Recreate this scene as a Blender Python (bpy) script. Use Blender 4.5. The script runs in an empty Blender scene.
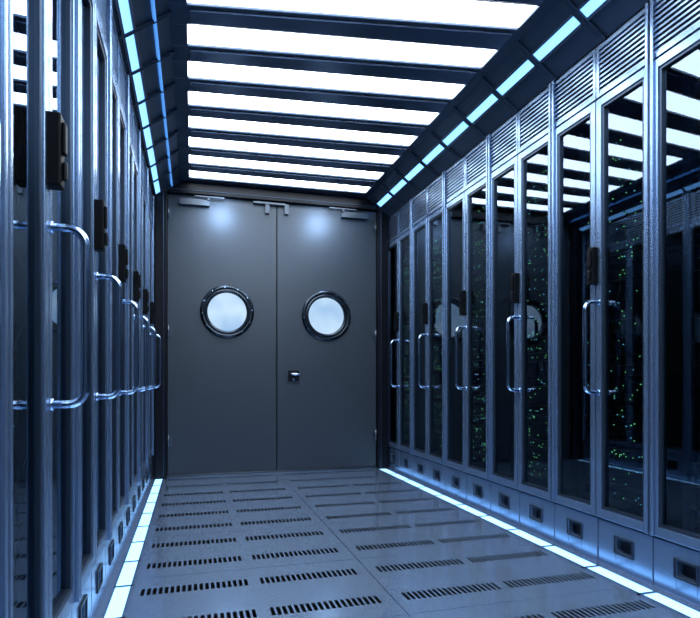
import bpy, bmesh, math, random
from mathutils import Vector
random.seed(7)
S = bpy.context.scene
S.view_settings.view_transform = 'Standard'
C = bpy.data.collections.new("data_center"); S.collection.children.link(C)

# ---------------- materials ----------------
def mat(name, col, metal=0.0, rough=0.4, emit=None, es=0.0, noise=0.0, nscale=(30,30,30), coat=0.0, spec=0.5):
    m = bpy.data.materials.new(name); m.use_nodes = True
    nt = m.node_tree; b = nt.nodes["Principled BSDF"]
    b.inputs["Base Color"].default_value = (*col, 1)
    b.inputs["Metallic"].default_value = metal
    b.inputs["Roughness"].default_value = rough
    b.inputs["Specular IOR Level"].default_value = spec
    b.inputs["Coat Weight"].default_value = coat
    b.inputs["Coat Roughness"].default_value = 0.08
    if emit:
        b.inputs["Emission Color"].default_value = (*emit, 1)
        b.inputs["Emission Strength"].default_value = es
    if noise > 0:
        tc = nt.nodes.new("ShaderNodeTexCoord"); mp = nt.nodes.new("ShaderNodeMapping")
        mp.inputs["Scale"].default_value = nscale
        n = nt.nodes.new("ShaderNodeTexNoise"); n.inputs["Scale"].default_value = 1.0
        n.inputs["Detail"].default_value = 4
        mr = nt.nodes.new("ShaderNodeMapRange")
        mr.inputs["To Min"].default_value = max(0.02, rough-noise); mr.inputs["To Max"].default_value = rough+noise
        nt.links.new(tc.outputs["Object"], mp.inputs[0]); nt.links.new(mp.outputs[0], n.inputs["Vector"])
        nt.links.new(n.outputs["Fac"], mr.inputs["Value"]); nt.links.new(mr.outputs[0], b.inputs["Roughness"])
    return m

M_frame = mat("blue_steel", (0.25,0.365,0.55), 0.8, 0.26)
M_frame2 = mat("dark_blue_steel", (0.04,0.062,0.10), 0.7, 0.3)
M_dark = mat("dark_interior", (0.006,0.010,0.018), 0.2, 0.5)
M_black = mat("black_plastic", (0.003,0.004,0.006), 0.0, 0.5, spec=0.1)
M_chrome = mat("polished_handle", (0.42,0.54,0.72), 1.0, 0.15)
M_vent = mat("vent_steel", (0.27,0.38,0.56), 0.75, 0.3)
M_server = mat("server_black", (0.018,0.025,0.038), 0.5, 0.4)
M_door = mat("door_steel", (0.062,0.076,0.095), 0.55, 0.38, noise=0.06, nscale=(60,60,60))
M_dframe = mat("door_frame_dark", (0.003,0.004,0.008), 0.2, 0.4, spec=0.3)
M_hw = mat("door_hardware", (0.11,0.13,0.16), 0.9, 0.3)
M_ring = mat("porthole_chrome", (0.04,0.05,0.065), 1.0, 0.2)
M_ceil = mat("ceiling_metal", (0.05,0.075,0.12), 0.6, 0.3, noise=0.05)
M_trimc = mat("ceiling_trim_metal", (0.12,0.165,0.25), 0.8, 0.25)
M_wall = mat("wall_paint", (0.04,0.05,0.07), 0.0, 0.6)
M_floor = mat("floor_tile_metal", (0.37,0.51,0.74), 0.75, 0.20, coat=0.4)
M_sub = mat("subfloor_dark", (0.002,0.003,0.005), 0.0, 0.7, spec=0.1)
M_panel = mat("light_panel", (0.9,0.95,1), 0, 0.5, (0.83,0.92,1.0), 9.5)
M_strip = mat("led_strip", (0.3,0.6,1), 0, 0.5, (0.22,0.54,1.0), 1.8)
M_stripf = mat("led_strip_floor", (0.3,0.6,1), 0, 0.5, (0.36,0.68,1.0), 1.5)
M_strip2 = mat("led_strip_dim", (0.1,0.3,0.8), 0, 0.5, (0.10,0.36,0.9), 0.7)
M_ledg = mat("led_green", (0,0.5,0.1), 0, 0.5, (0.25,1.0,0.35), 1.5)
M_ledb = mat("led_blue", (0,0.3,0.6), 0, 0.5, (0.2,0.75,1.0), 1.5)
M_port = mat("frosted_window_glow", (0.05,0.06,0.07), 0, 0.25)  # pane emits a mottled blue glow standing in for the bright room behind
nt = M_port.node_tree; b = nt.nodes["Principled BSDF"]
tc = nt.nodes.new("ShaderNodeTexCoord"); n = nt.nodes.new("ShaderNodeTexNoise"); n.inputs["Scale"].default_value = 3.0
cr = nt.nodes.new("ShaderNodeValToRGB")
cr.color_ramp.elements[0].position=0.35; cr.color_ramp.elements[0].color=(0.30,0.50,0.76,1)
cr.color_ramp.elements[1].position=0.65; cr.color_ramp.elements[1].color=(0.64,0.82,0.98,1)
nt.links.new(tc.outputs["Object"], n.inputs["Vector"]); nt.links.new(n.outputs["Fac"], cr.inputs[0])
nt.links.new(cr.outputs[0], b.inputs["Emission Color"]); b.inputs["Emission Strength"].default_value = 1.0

M_glass = bpy.data.materials.new("tinted_glass"); M_glass.use_nodes = True
nt = M_glass.node_tree; nt.nodes.clear()
o = nt.nodes.new("ShaderNodeOutputMaterial"); mx = nt.nodes.new("ShaderNodeMixShader")
tr = nt.nodes.new("ShaderNodeBsdfTransparent"); tr.inputs[0].default_value = (0.62,0.74,0.85,1)
gl = nt.nodes.new("ShaderNodeBsdfGlossy"); gl.inputs["Color"].default_value = (0.66,0.82,1,1); gl.inputs["Roughness"].default_value = 0.02
fr = nt.nodes.new("ShaderNodeFresnel"); fr.inputs[0].default_value = 2.1
nt.links.new(fr.outputs[0], mx.inputs[0]); nt.links.new(tr.outputs[0], mx.inputs[1]); nt.links.new(gl.outputs[0], mx.inputs[2]); nt.links.new(mx.outputs[0], o.inputs[0])

# ---------------- mesh builder ----------------
class MB:
    def __init__(s): s.v=[]; s.f=[]; s.m=[]; s.mats=[]; s.sm=[]
    def mi(s, m):
        if m not in s.mats: s.mats.append(m)
        return s.mats.index(m)
    def prism(s, bot, top, m):
        k=s.mi(m); n=len(bot); a=len(s.v); s.v += [tuple(p) for p in bot]+[tuple(p) for p in top]
        fs=[tuple(a+i for i in reversed(range(n))), tuple(a+n+i for i in range(n))]
        fs+=[(a+i, a+(i+1)%n, a+n+(i+1)%n, a+n+i) for i in range(n)]
        s.f+=fs; s.m+=[k]*len(fs); s.sm+=[False]*len(fs)
    def box(s, x0,x1,y0,y1,z0,z1, m):
        if x0>x1:x0,x1=x1,x0
        if y0>y1:y0,y1=y1,y0
        s.prism([(x0,y0,z0),(x1,y0,z0),(x1,y1,z0),(x0,y1,z0)],[(x0,y0,z1),(x1,y0,z1),(x1,y1,z1),(x0,y1,z1)],m)
    def quad(s, pts, m):
        k=s.mi(m); a=len(s.v); s.v+=[tuple(p) for p in pts]; s.f.append(tuple(a+i for i in range(len(pts)))); s.m.append(k); s.sm.append(False)
    def profile_y(s, prof, y0, y1, m):
        k=s.mi(m); n=len(prof); a=len(s.v)
        s.v+=[(x,y0,z) for x,z in prof]+[(x,y1,z) for x,z in prof]
        fs=[tuple(a+i for i in range(n)), tuple(a+n+i for i in reversed(range(n)))]
        fs+=[(a+(i+1)%n, a+i, a+n+i, a+n+(i+1)%n) for i in range(n)]
        s.f+=fs; s.m+=[k]*len(fs); s.sm+=[False]*len(fs)
    def tube(s, pts, r, m, n=12):
        k=s.mi(m); pts=[Vector(p) for p in pts]; rings=[]
        ref=None
        for i,p in enumerate(pts):
            t=(pts[min(i+1,len(pts)-1)]-pts[max(i-1,0)]).normalized()
            if ref is None:
                ref = Vector((0,1,0)) if abs(t.y)<0.9 else Vector((1,0,0))
            u=(ref-t*ref.dot(t)).normalized(); w=t.cross(u)
            a=len(s.v)
            for j in range(n):
                q=2*math.pi*j/n; s.v.append(tuple(p+u*r*math.cos(q)+w*r*math.sin(q)))
            rings.append(a); ref=u
        for a,b2 in zip(rings,rings[1:]):
            for j in range(n):
                s.f.append((a+j,a+(j+1)%n,b2+(j+1)%n,b2+j)); s.m.append(k); s.sm.append(True)
        s.f.append(tuple(rings[0]+j for j in reversed(range(n)))); s.m.append(k); s.sm.append(False)
        s.f.append(tuple(rings[-1]+j for j in range(n))); s.m.append(k); s.sm.append(False)
    def lathe_y(s, cx, cz, y0, prof, m, n=64):
        k=s.mi(m); rows=[]
        for r,yo in prof:
            a=len(s.v); rows.append(a)
            for j in range(n):
                q=2*math.pi*j/n; s.v.append((cx+r*math.cos(q), y0+yo, cz+r*math.sin(q)))
        for a,b2 in zip(rows,rows[1:]):
            for j in range(n):
                s.f.append((a+j,a+(j+1)%n,b2+(j+1)%n,b2+j)); s.m.append(k); s.sm.append(True)
    def mesh(s, name):
        me=bpy.data.meshes.new(name); me.from_pydata(s.v,[],s.f)
        for m in s.mats: me.materials.append(m)
        me.polygons.foreach_set("material_index", s.m); me.polygons.foreach_set("use_smooth", s.sm)
        me.update()
        bm=bmesh.new(); bm.from_mesh(me); bmesh.ops.recalc_face_normals(bm, faces=bm.faces); bm.to_mesh(me); bm.free()
        return me
def add(name, me, parent=None, bevel=0.0):
    ob=bpy.data.objects.new(name, me); C.objects.link(ob)
    if parent: ob.parent=parent
    if bevel>0:
        md=ob.modifiers.new("bevel","BEVEL"); md.width=bevel; md.segments=2; md.limit_method='ANGLE'; md.harden_normals=False
    return ob
def empty(name, loc=(0,0,0), rz=0):
    e=bpy.data.objects.new(name,None); C.objects.link(e); e.location=loc; e.rotation_euler=(0,0,rz); e.empty_display_size=0.1
    return e

XL, XR = -0.31, 1.72
YB = 4.765

# ---------------- rack meshes (local: face at x=0, body at -x) ----------------
def build_rack():
    parts={}
    b=MB()
    b.box(-0.82,-0.03,-0.304,-0.290,0.2,2.27,M_dark); b.box(-0.82,-0.03,0.290,0.304,0.2,2.27,M_dark)
    b.box(-0.83,-0.82,-0.304,0.304,0.2,2.27,M_dark)
    b.box(-0.82,-0.03,-0.29,0.29,2.03,2.045,M_dark); b.box(-0.82,-0.03,-0.29,0.29,0.2,0.215,M_dark)
    b.box(-0.83,0.0,-0.304,0.304,2.262,2.28,M_frame2)
    parts['cabinet_shell']=(b.mesh('cabinet_shell'),0.0)
    b=MB()
    b.box(-0.82,-0.04,-0.304,0.304,0.001,0.195,M_dark)
    for s in (-1,1):
        y0,y1=(0.004,0.302) if s>0 else (-0.302,-0.004)
        yc=(y0+y1)/2; h0,h1,hw=0.075,0.135,0.045
        X0,X1=-0.04,-0.004
        b.box(X0,X1,y0,yc-hw,0.001,0.19,M_frame); b.box(X0,X1,yc+hw,y1,0.001,0.19,M_frame)
        b.box(X0,X1,yc-hw,yc+hw,0.001,h0,M_frame); b.box(X0,X1,yc-hw,yc+hw,h1,0.19,M_frame)
        t=0.008
        for (a0,a1,c0,c1) in ((yc-hw-t,yc-hw,h0-t,h1+t),(yc+hw,yc+hw+t,h0-t,h1+t),(yc-hw,yc+hw,h0-t,h0),(yc-hw,yc+hw,h1,h1+t)):
            b.box(X1,0.002,a0,a1,c0,c1,M_frame2)
    parts['plinth']=(b.mesh('plinth'),0.002)
    b=MB()
    for s in (-1,1):
        ya,yb=(0.003,0.300) if s>0 else (-0.300,-0.003)
        st=0.030
        b.box(-0.028,0.008,ya,ya+st,0.2,2.03,M_frame); b.box(-0.028,0.008,yb-st,yb,0.2,2.03,M_frame)
        b.box(-0.028,0.008,ya+st,yb-st,0.2,0.238,M_frame); b.box(-0.028,0.008,ya+st,yb-st,1.995,2.03,M_frame)
        g=0.012
        b.box(-0.026,0.002,ya+st,ya+st+g,0.238,1.995,M_frame2); b.box(-0.026,0.002,yb-st-g,yb-st,0.238,1.995,M_frame2)
        b.box(-0.026,0.002,ya+st+g,yb-st-g,0.238,0.250,M_frame2); b.box(-0.026,0.002,ya+st+g,yb-st-g,1.983,1.995,M_frame2)
        yo = 0.292 if s>0 else -0.292
        b.box(0.008,0.017,yo-0.007,yo+0.007,0.2,2.27,M_frame)
    parts['leaf_frames']=(b.mesh('leaf_frames'),0.002)
    b=MB()
    for ya,yb in ((0.035,0.268),(-0.268,-0.035)):
        b.quad([(-0.010,ya,0.238),(-0.010,yb,0.238),(-0.010,yb,1.995),(-0.010,ya,1.995)],M_glass)
    parts['glass_panes']=(b.mesh('glass_panes'),0.0)
    b=MB()
    for s in (-1,1):
        ya,yb=(0.003,0.302) if s>0 else (-0.302,-0.003)
        z0,z1=2.04,2.262; t=0.016
        b.box(-0.03,0.006,ya,ya+t,z0,z1,M_frame); b.box(-0.03,0.006,yb-t,yb,z0,z1,M_frame)
        b.box(-0.03,0.006,ya+t,yb-t,z0,z0+t,M_frame); b.box(-0.03,0.006,ya+t,yb-t,z1-t,z1,M_frame)
        b.box(-0.035,-0.030,ya,yb,z0,z1,M_black)
        n=9; z=z0+t+0.004; dz=(z1-z0-2*t)/n
        for i in range(n):
            zz=z+i*dz
            b.profile_y([(-0.020,zz+0.006),(-0.020,zz+0.012),(0.002,zz+0.008),(0.002,zz)],ya+t,yb-t,M_vent)
    parts['vent_grilles']=(b.mesh('vent_grilles'),0.0)
    b=MB()
    z0,z1=0.745,1.14; yh=0.018; P=0.078; r=0.035
    pts=[(0.0,yh,z0),(P-r,yh,z0)]
    for i in range(1,9):
        q=math.pi/2*i/8; pts.append((P-r+r*math.sin(q),yh,z0+r-r*math.cos(q)))
    pts.append((P,yh,z1-r-0.0))
    for i in range(1,9):
        q=math.pi/2*i/8; pts.append((P-r+r*math.cos(q),yh,z1-r+r*math.sin(q)))
    pts.append((0.0,yh,z1))
    b.tube(pts,0.0095,M_chrome)
    for z in (z0,z1): b.tube([(0.006,yh,z),(0.014,yh,z)],0.014,M_chrome,16)
    parts['pull_handle']=(b.mesh('pull_handle'),0.0)
    b=MB()
    b.box(0.006,0.036,-0.024,0.018,1.222,1.382,M_black)
    b.box(0.036,0.044,-0.016,0.010,1.295,1.365,M_black)
    b.box(0.036,0.046,-0.010,0.004,1.238,1.280,M_dframe)
    parts['electronic_lock']=(b.mesh('electronic_lock'),0.004)
    return parts
def servers(seed):
    R=random.Random(seed); b=MB(); z=0.26
    while z<1.93:
        h=R.choice([0.042,0.042,0.086])
        xf=-0.12-R.choice([0,0,0.015,0.03])
        b.box(-0.75,xf,-0.235,0.235,z,z+h,M_server)
        b.box(xf,xf+0.006,-0.235,-0.215,z,z+h,M_frame2); b.box(xf,xf+0.006,0.215,0.235,z,z+h,M_frame2)
        for _ in range(R.randint(5,12)):
            y=R.uniform(-0.21,0.21); zz=z+R.uniform(0.004,h-0.008); w=R.choice([0.0025,0.003,0.0045])
            b.box(xf,xf+0.002,y,y+w,zz,zz+0.003,R.choice([M_ledg,M_ledg,M_ledg,M_ledb]))
        z+=h+R.choice([0.004,0.004,0.03])
    b.box(-0.15,-0.13,-0.29,-0.25,0.22,2.02,M_frame2); b.box(-0.15,-0.13,0.25,0.29,0.22,2.02,M_frame2)
    for i in range(6):
        y=R.uniform(-0.22,0.22); za=R.uniform(0.5,1.8); l=R.uniform(0.15,0.5)
        pts=[(-0.12,y,za)]+[(-0.12+0.05*math.sin(math.pi*t/10),y+0.03*math.sin(2*math.pi*t/10),za-l*t/10) for t in range(1,10)]+[(-0.12,y,za-l)]
        b.tube(pts,0.003,M_frame2,6)
    return b.mesh('servers')
RP=build_rack(); SV=[servers(i) for i in range(4)]
def rack(x,y,rz,i):
    e=empty("server_rack",(x,y,0),rz)
    for k,(me,bv) in RP.items(): add(k,me,e,bv)
    add('servers',SV[i%4],e)
for i in range(-4,6): rack(XL,1.353+0.61*i,0,i)
for i in range(-5,5): rack(XR,2.058+0.61*i-(0.0),math.pi,i+1)

# ---------------- floor ----------------
b=MB()
Y0=-1.6; YE=4.83; T=-0.004
y=4.70
groups=[(-0.185,0.22),(0.262,0.665),(0.755,1.150),(1.185,1.575)]
xa,xm,xb=-0.215,0.710,1.595
prev=YE
b.box(-1.18,-0.290,Y0,YE,T,0,M_floor); b.box(1.685,2.60,Y0,YE,T,0,M_floor)
r=0; seam=0.003
while y>Y0:
    yt,yb_=y-0.0,y-0.070
    edge=prev
    b.box(xa,xm-seam/2,yt,edge,T,0,M_floor); b.box(xm+seam/2,xb,yt,edge,T,0,M_floor)
    x=xa
    for gi,(g0,g1) in enumerate(groups):
        if gi==2:
            b.box(x,xm-seam/2,yb_,yt,T,0,M_floor); x=xm+seam/2
        b.box(x,g0,yb_,yt,T,0,M_floor)
        n=int((g1-g0)/0.0205); p=(g1-g0)/n
        for j in range(n):
            s0=g0+j*p
            b.box(s0+0.0130,s0+p,yb_,yt,T,0,M_floor)
        x=g1
    b.box(x,xb,yb_,yt,T,0,M_floor)
    prev=yb_
    if r%2==1:
        ysm=yb_-0.1175
        b.box(xa,xm-seam/2,ysm+seam,yb_,T,0,M_floor); b.box(xm+seam/2,xb,ysm+seam,yb_,T,0,M_floor)
        prev=ysm
    r+=1; y-=0.305
b.box(xa,xb,Y0,prev,T,0,M_floor)
b.box(-1.18,2.60,Y0,YE,-0.13,-0.12,M_sub)
add("floor",b.mesh("floor"))
def strip(name,x0,x1,frame_lo,frame_hi):
    b=MB(); yy=YB-0.03
    b.box(frame_lo,frame_hi,Y0,YB,-0.03,-0.006,M_frame2)
    while yy>Y0+0.3:
        b.box(x0,x1,yy-0.290,yy,-0.006,0.002,M_stripf)
        b.box(frame_lo,frame_hi,yy-0.305,yy-0.290,-0.006,0.004,M_frame)
        yy-=0.305
    b.box(frame_lo,x0,Y0,YB,-0.006,0.004,M_frame); b.box(x1,frame_hi,Y0,YB,-0.006,0.004,M_frame)
    add(name,b.mesh(name))
strip("floor_light_strip",-0.283,-0.228,-0.290,-0.215)
strip("floor_light_strip",1.610,1.676,1.595,1.685)

# ---------------- ceiling ----------------
def yl(k): return 2.72+0.305*(k-2)
def yr(k): return 2.51+0.335*(k-2) if k>=0 else 2.51-0.67+0.305*k
Z=2.42; x0,x1=-0.02,1.45; xo0,xo1=-0.10,1.52
K=list(range(-11,9))
def ye(x,k,d):
    t=(x-x0)/(x1-x0); return yl(k)+(yr(k)-yl(k))*t+d
pl=MB(); cb=MB(); H=0.084
def slab(b,xa,xb,ka,da,kb,db,za,zb,m):
    p=[(xa,ye(xa,ka,da)),(xb,ye(xb,ka,da)),(xb,ye(xb,kb,db)),(xa,ye(xa,kb,db))]
    p=[(x,min(q,4.82)) for x,q in p]
    b.prism([(x,q,za) for x,q in p],[(x,q,zb) for x,q in p],m)
for k in K:
    slab(pl,x0,x1,k,-H,k,H,Z+0.012,Z+0.022,M_panel)
    if k<8:
        slab(cb,xo0,xo1,k,H,k+1,-H,Z,Z+0.07,M_ceil)
        slab(cb,x0+0.01,x1-0.01,k,H+0.022,k+1,-H-0.022,Z-0.010,Z,M_trimc)
    else:
        p=[(xo0,ye(xo0,k,H)),(xo1,ye(xo1,k,H)),(xo1,4.825),(xo0,4.825)]
        cb.prism([(x,q,Z) for x,q in p],[(x,q,Z+0.07) for x,q in p],M_ceil)
    slab(cb,xo0,x0,k,-H,k,H,Z,Z+0.07,M_ceil); slab(cb,x1,xo1,k,-H,k,H,Z,Z+0.07,M_ceil)
add("ceiling_light_panels",pl.mesh("ceiling_light_panels"))
add("ceiling_beams",cb.mesh("ceiling_beams"),bevel=0.003)
b=MB(); b.box(-1.25,2.67,Y0-0.05,4.93,2.50,2.56,M_ceil)
add("ceiling",b.mesh("ceiling"))
def lerp2(a,c,t): return (a[0]+(c[0]-a[0])*t, a[1]+(c[1]-a[1])*t)
def soffit(name,A,B,sgn,t0,t1,Yk,rw,gap):
    b=MB()
    nrm=(-(B[1]-A[1]),(B[0]-A[0])); L=math.hypot(*nrm); nrm=(nrm[0]/L*sgn,nrm[1]/L*sgn)
    def off(p,d): return (p[0]+nrm[0]*d,p[1]+nrm[1]*d)
    b.profile_y([A,B,off(B,-0.03),off(A,-0.03)],Y0,4.82,M_ceil)
    P0,P1=lerp2(A,B,t0),lerp2(A,B,t1)
    for q in (t0-0.05,t1):
        a,c=lerp2(A,B,q),lerp2(A,B,q+0.05)
        b.profile_y([off(a,0.012),off(c,0.012),c,a],Y0,4.82,M_trimc)
    if name=="trim_2":
        a,c=lerp2(A,B,0.31),lerp2(A,B,0.35)
        b.profile_y([off(a,0.014),off(c,0.014),c,a],Y0,4.75,M_strip2)
    add(name,b.mesh(name))
    s=MB(); r=MB()
    for ya,yb in zip(Yk,Yk[1:]):
        yb=min(yb,4.80)
        if yb-ya<0.05: continue
        s.profile_y([off(P0,0.006),off(P1,0.006),P1,P0],ya+gap,yb-gap,M_strip)
    for ya in Yk:
        if ya<4.78:
            r.profile_y([off(A,0.012),off(B,0.012),B,A],ya-rw,ya+rw,M_ceil)
            m0,m1=lerp2(A,B,0.1),lerp2(A,B,0.9)
            r.profile_y([off(m0,0.016),off(m1,0.016),off(m1,0.012),off(m0,0.012)],ya-rw*0.5,ya+rw*0.5,M_frame2)
    add("ceiling_light_strip",s.mesh("cls")); add("ceiling_rib_trim",r.mesh("crt"),bevel=0.002)
soffit("trim_1",(1.50,Z+0.005),(1.715,2.275),-1,0.37,0.54,[yr(k)+0.17 for k in range(-12,9)],0.018,0.020)
soffit("trim_2",(-0.09,Z+0.005),(-0.305,2.275),1,0.74,0.90,[yl(k)+0.152 for k in range(-12,9)],0.010,0.010)

# ---------------- walls ----------------
for nm,a in (("wall_left",(-1.25,-1.19,Y0,4.83)),("wall_right",(2.61,2.67,Y0,4.83)),("wall_back",(-1.25,2.67,4.83,4.93)),("wall_front",(-1.25,2.67,Y0-0.05,Y0))):
    b=MB(); b.box(a[0],a[1],a[2],a[3],-0.16,2.5,M_wall); add(nm,b.mesh(nm))

# ---------------- double door ----------------
DL,DR,DM=-0.196,1.605,0.702; DT=2.325
E=empty("door_1",(0,0,0))
b=MB()
b.box(-0.285,DL,YB-0.05,4.829,0.001,DT+0.085,M_dframe); b.box(DR,1.70,YB-0.05,4.829,0.001,DT+0.085,M_dframe)
b.box(DL,DR,YB-0.05,4.829,DT,DT+0.085,M_dframe)
b.box(DL,DR,YB+0.001,4.829,0.001,0.02,M_hw)
b.box(DL,DR,YB+0.051,4.829,0.02,DT,M_dframe)
b.box(DL-0.030,DL-0.022,YB-0.055,YB-0.05,0.02,DT+0.03,M_frame2); b.box(DR+0.022,DR+0.03,YB-0.055,YB-0.05,0.02,DT+0.03,M_frame2)
b.box(DL-0.022,DR+0.022,YB-0.055,YB-0.05,DT+0.022,DT+0.03,M_frame2)
add("frame",b.mesh("dframe"),E,0.003)
def leaf(nm,xa,xb,cx,cz,hs):
    b=MB(); yf=YB; g=0.005
    N=64; R_=0.200
    xa+=g; xb-=g; z0,z1=0.026,DT-g
    ring=[]; outer=[]
    for j in range(N):
        q=2*math.pi*j/N+math.pi/N; c,s_=math.cos(q),math.sin(q)
        ring.append((cx+R_*c,cz+R_*s_))
        tx=((xb-cx)/c if c>0 else (xa-cx)/c); tz=((z1-cz)/s_ if s_>0 else (z0-cz)/s_)
        t=min(tx,tz); outer.append((cx+t*c,cz+t*s_,'x' if tx<tz else 'z'))
    for j in range(N):
        j2=(j+1)%N; o1,o2=outer[j],outer[j2]
        pts=[ring[j],o1[:2]]
        if o1[2]!=o2[2]:
            xx=xb if (o1[0]+o2[0])/2>cx else xa; zz=z1 if (o1[1]+o2[1])/2>cz else z0
            pts.append((xx,zz))
        pts+= [o2[:2],ring[j2]]
        b.quad([(p[0],yf,p[1]) for p in pts],M_door)
    for (p,q) in (((xa,z0),(xb,z0)),((xb,z0),(xb,z1)),((xb,z1),(xa,z1)),((xa,z1),(xa,z0))):
        b.quad([(p[0],yf,p[1]),(q[0],yf,q[1]),(q[0],yf+0.05,q[1]),(p[0],yf+0.05,p[1])],M_dframe)
    add(nm,b.mesh(nm),E)
    b=MB()
    b.lathe_y(cx,cz,yf,[(0.222,0.0),(0.222,-0.010),(0.216,-0.018),(0.196,-0.020),(0.188,-0.014),(0.180,-0.022),(0.170,-0.020),(0.162,-0.012),(0.160,0.03)],M_ring)
    for j in range(12):
        q=2*math.pi*j/12+0.1; x=cx+0.206*math.cos(q); z=cz+0.206*math.sin(q)
        b.tube([(x,yf-0.018,z),(x,yf-0.024,z)],0.0065,M_chrome,8)
    add("porthole_ring",b.mesh("porthole_ring"),E)
    b=MB(); b.lathe_y(cx,cz,yf,[(0.165,0.012),(0.0005,0.012)],M_port); add("porthole_glass",b.mesh("porthole_glass"),E)
    b=MB()
    for hz in (0.25,1.15,2.12):
        b.tube([(hs,yf-0.010,hz),(hs,yf-0.010,hz+0.10)],0.008,M_hw,12)
        b.box(hs-0.001 if hs<0.5 else hs-0.025, hs+0.025 if hs<0.5 else hs+0.001, yf-0.006,yf,hz+0.01,hz+0.09,M_hw)
    add("hinges",b.mesh("hinges"),E)
leaf("leaf_left",DL,DM,0.285,1.372,DL+0.010)
leaf("leaf_right",DM,DR,1.140,1.365,DR-0.010)
M_hw2 = mat("closer_steel", (0.10,0.12,0.15), 0.8, 0.35)
b=MB()
b.box(-0.10,0.14,YB-0.045,YB,2.236,2.286,M_hw2); b.box(0.02,0.26,YB-0.062,YB-0.05,2.298,2.310,M_hw2); b.box(0.12,0.14,YB-0.06,YB-0.03,2.28,2.310,M_hw2)
b.box(1.27,1.51,YB-0.045,YB,2.236,2.286,M_hw2); b.box(1.15,1.40,YB-0.062,YB-0.05,2.298,2.310,M_hw2); b.box(1.27,1.29,YB-0.06,YB-0.03,2.28,2.310,M_hw2)
b.box(0.60,0.635,YB-0.03,YB,2.220,2.31,M_hw2); b.box(0.50,0.77,YB-0.035,YB-0.01,2.296,2.314,M_hw2); b.box(0.765,0.80,YB-0.03,YB,2.225,2.31,M_hw2)
add("door_closers",b.mesh("door_closers"),E,0.002)
b=MB()
b.box(0.785,0.905,YB-0.012,YB,0.775,0.895,M_hw)
b.box(0.797,0.893,YB-0.018,YB-0.012,0.787,0.883,M_dframe)
b.tube([(0.825,YB-0.012,0.85),(0.825,YB-0.05,0.85),(0.84,YB-0.055,0.85),(0.895,YB-0.055,0.848)],0.010,M_chrome)
b.tube([(0.845,YB-0.012,0.805),(0.845,YB-0.022,0.805)],0.012,M_chrome)
add("lever_handle",b.mesh("lever_handle"),E,0.001)
b=MB()
for x,z in ((0.02,2.0),(0.56,2.05),(0.05,0.3),(0.6,0.35),(0.9,2.05),(1.5,2.0),(0.95,0.35),(1.5,0.3),(0.93,1.2),(-0.12,1.2),(1.56,1.1)):
    b.tube([(x,YB+0.002,z),(x,YB-0.004,z)],0.005,M_hw,8)
add("rivets",b.mesh("rivets"),E)

# ---------------- added fill spots washing the upper door ----------------
for x,yy in ((0.25,4.395),(1.14,4.36)):
    b=MB(); b.box(x-0.02,x+0.02,yy-0.012,yy+0.012,2.403,2.411,M_trimc)  # invented ceiling box, dresses the added spot below it
    e=empty("door_wash_fill",(0,0,0)); add("added_fixture",b.mesh("added_fixture"),e,0.002)
    L=bpy.data.lights.new("fill_spot","SPOT"); L.energy=15; L.color=(0.50,0.70,1.0); L.spot_size=math.radians(150); L.spot_blend=1.0; L.shadow_soft_size=0.10
    lo=bpy.data.objects.new("fill_spot",L); C.objects.link(lo); lo.parent=e; lo.location=(x,yy,2.29)
    d=Vector((x,YB,1.75))-Vector(lo.location); lo.rotation_euler=d.to_track_quat('-Z','Y').to_euler()

# ---------------- world, camera ----------------
w=bpy.data.worlds.new("world"); S.world=w; w.use_nodes=True
w.node_tree.nodes["Background"].inputs[0].default_value=(0.1,0.2,0.4,1); w.node_tree.nodes["Background"].inputs[1].default_value=0.2
cam=bpy.data.cameras.new("camera"); co=bpy.data.objects.new("camera",cam); C.objects.link(co)
cam.sensor_width=36; cam.sensor_fit='HORIZONTAL'; cam.lens=555/700*36; cam.shift_y=0.1014; cam.clip_start=0.02
co.location=(0,0,0.8); co.rotation_euler=(math.pi/2,0,-math.atan(158/555))
S.camera=co
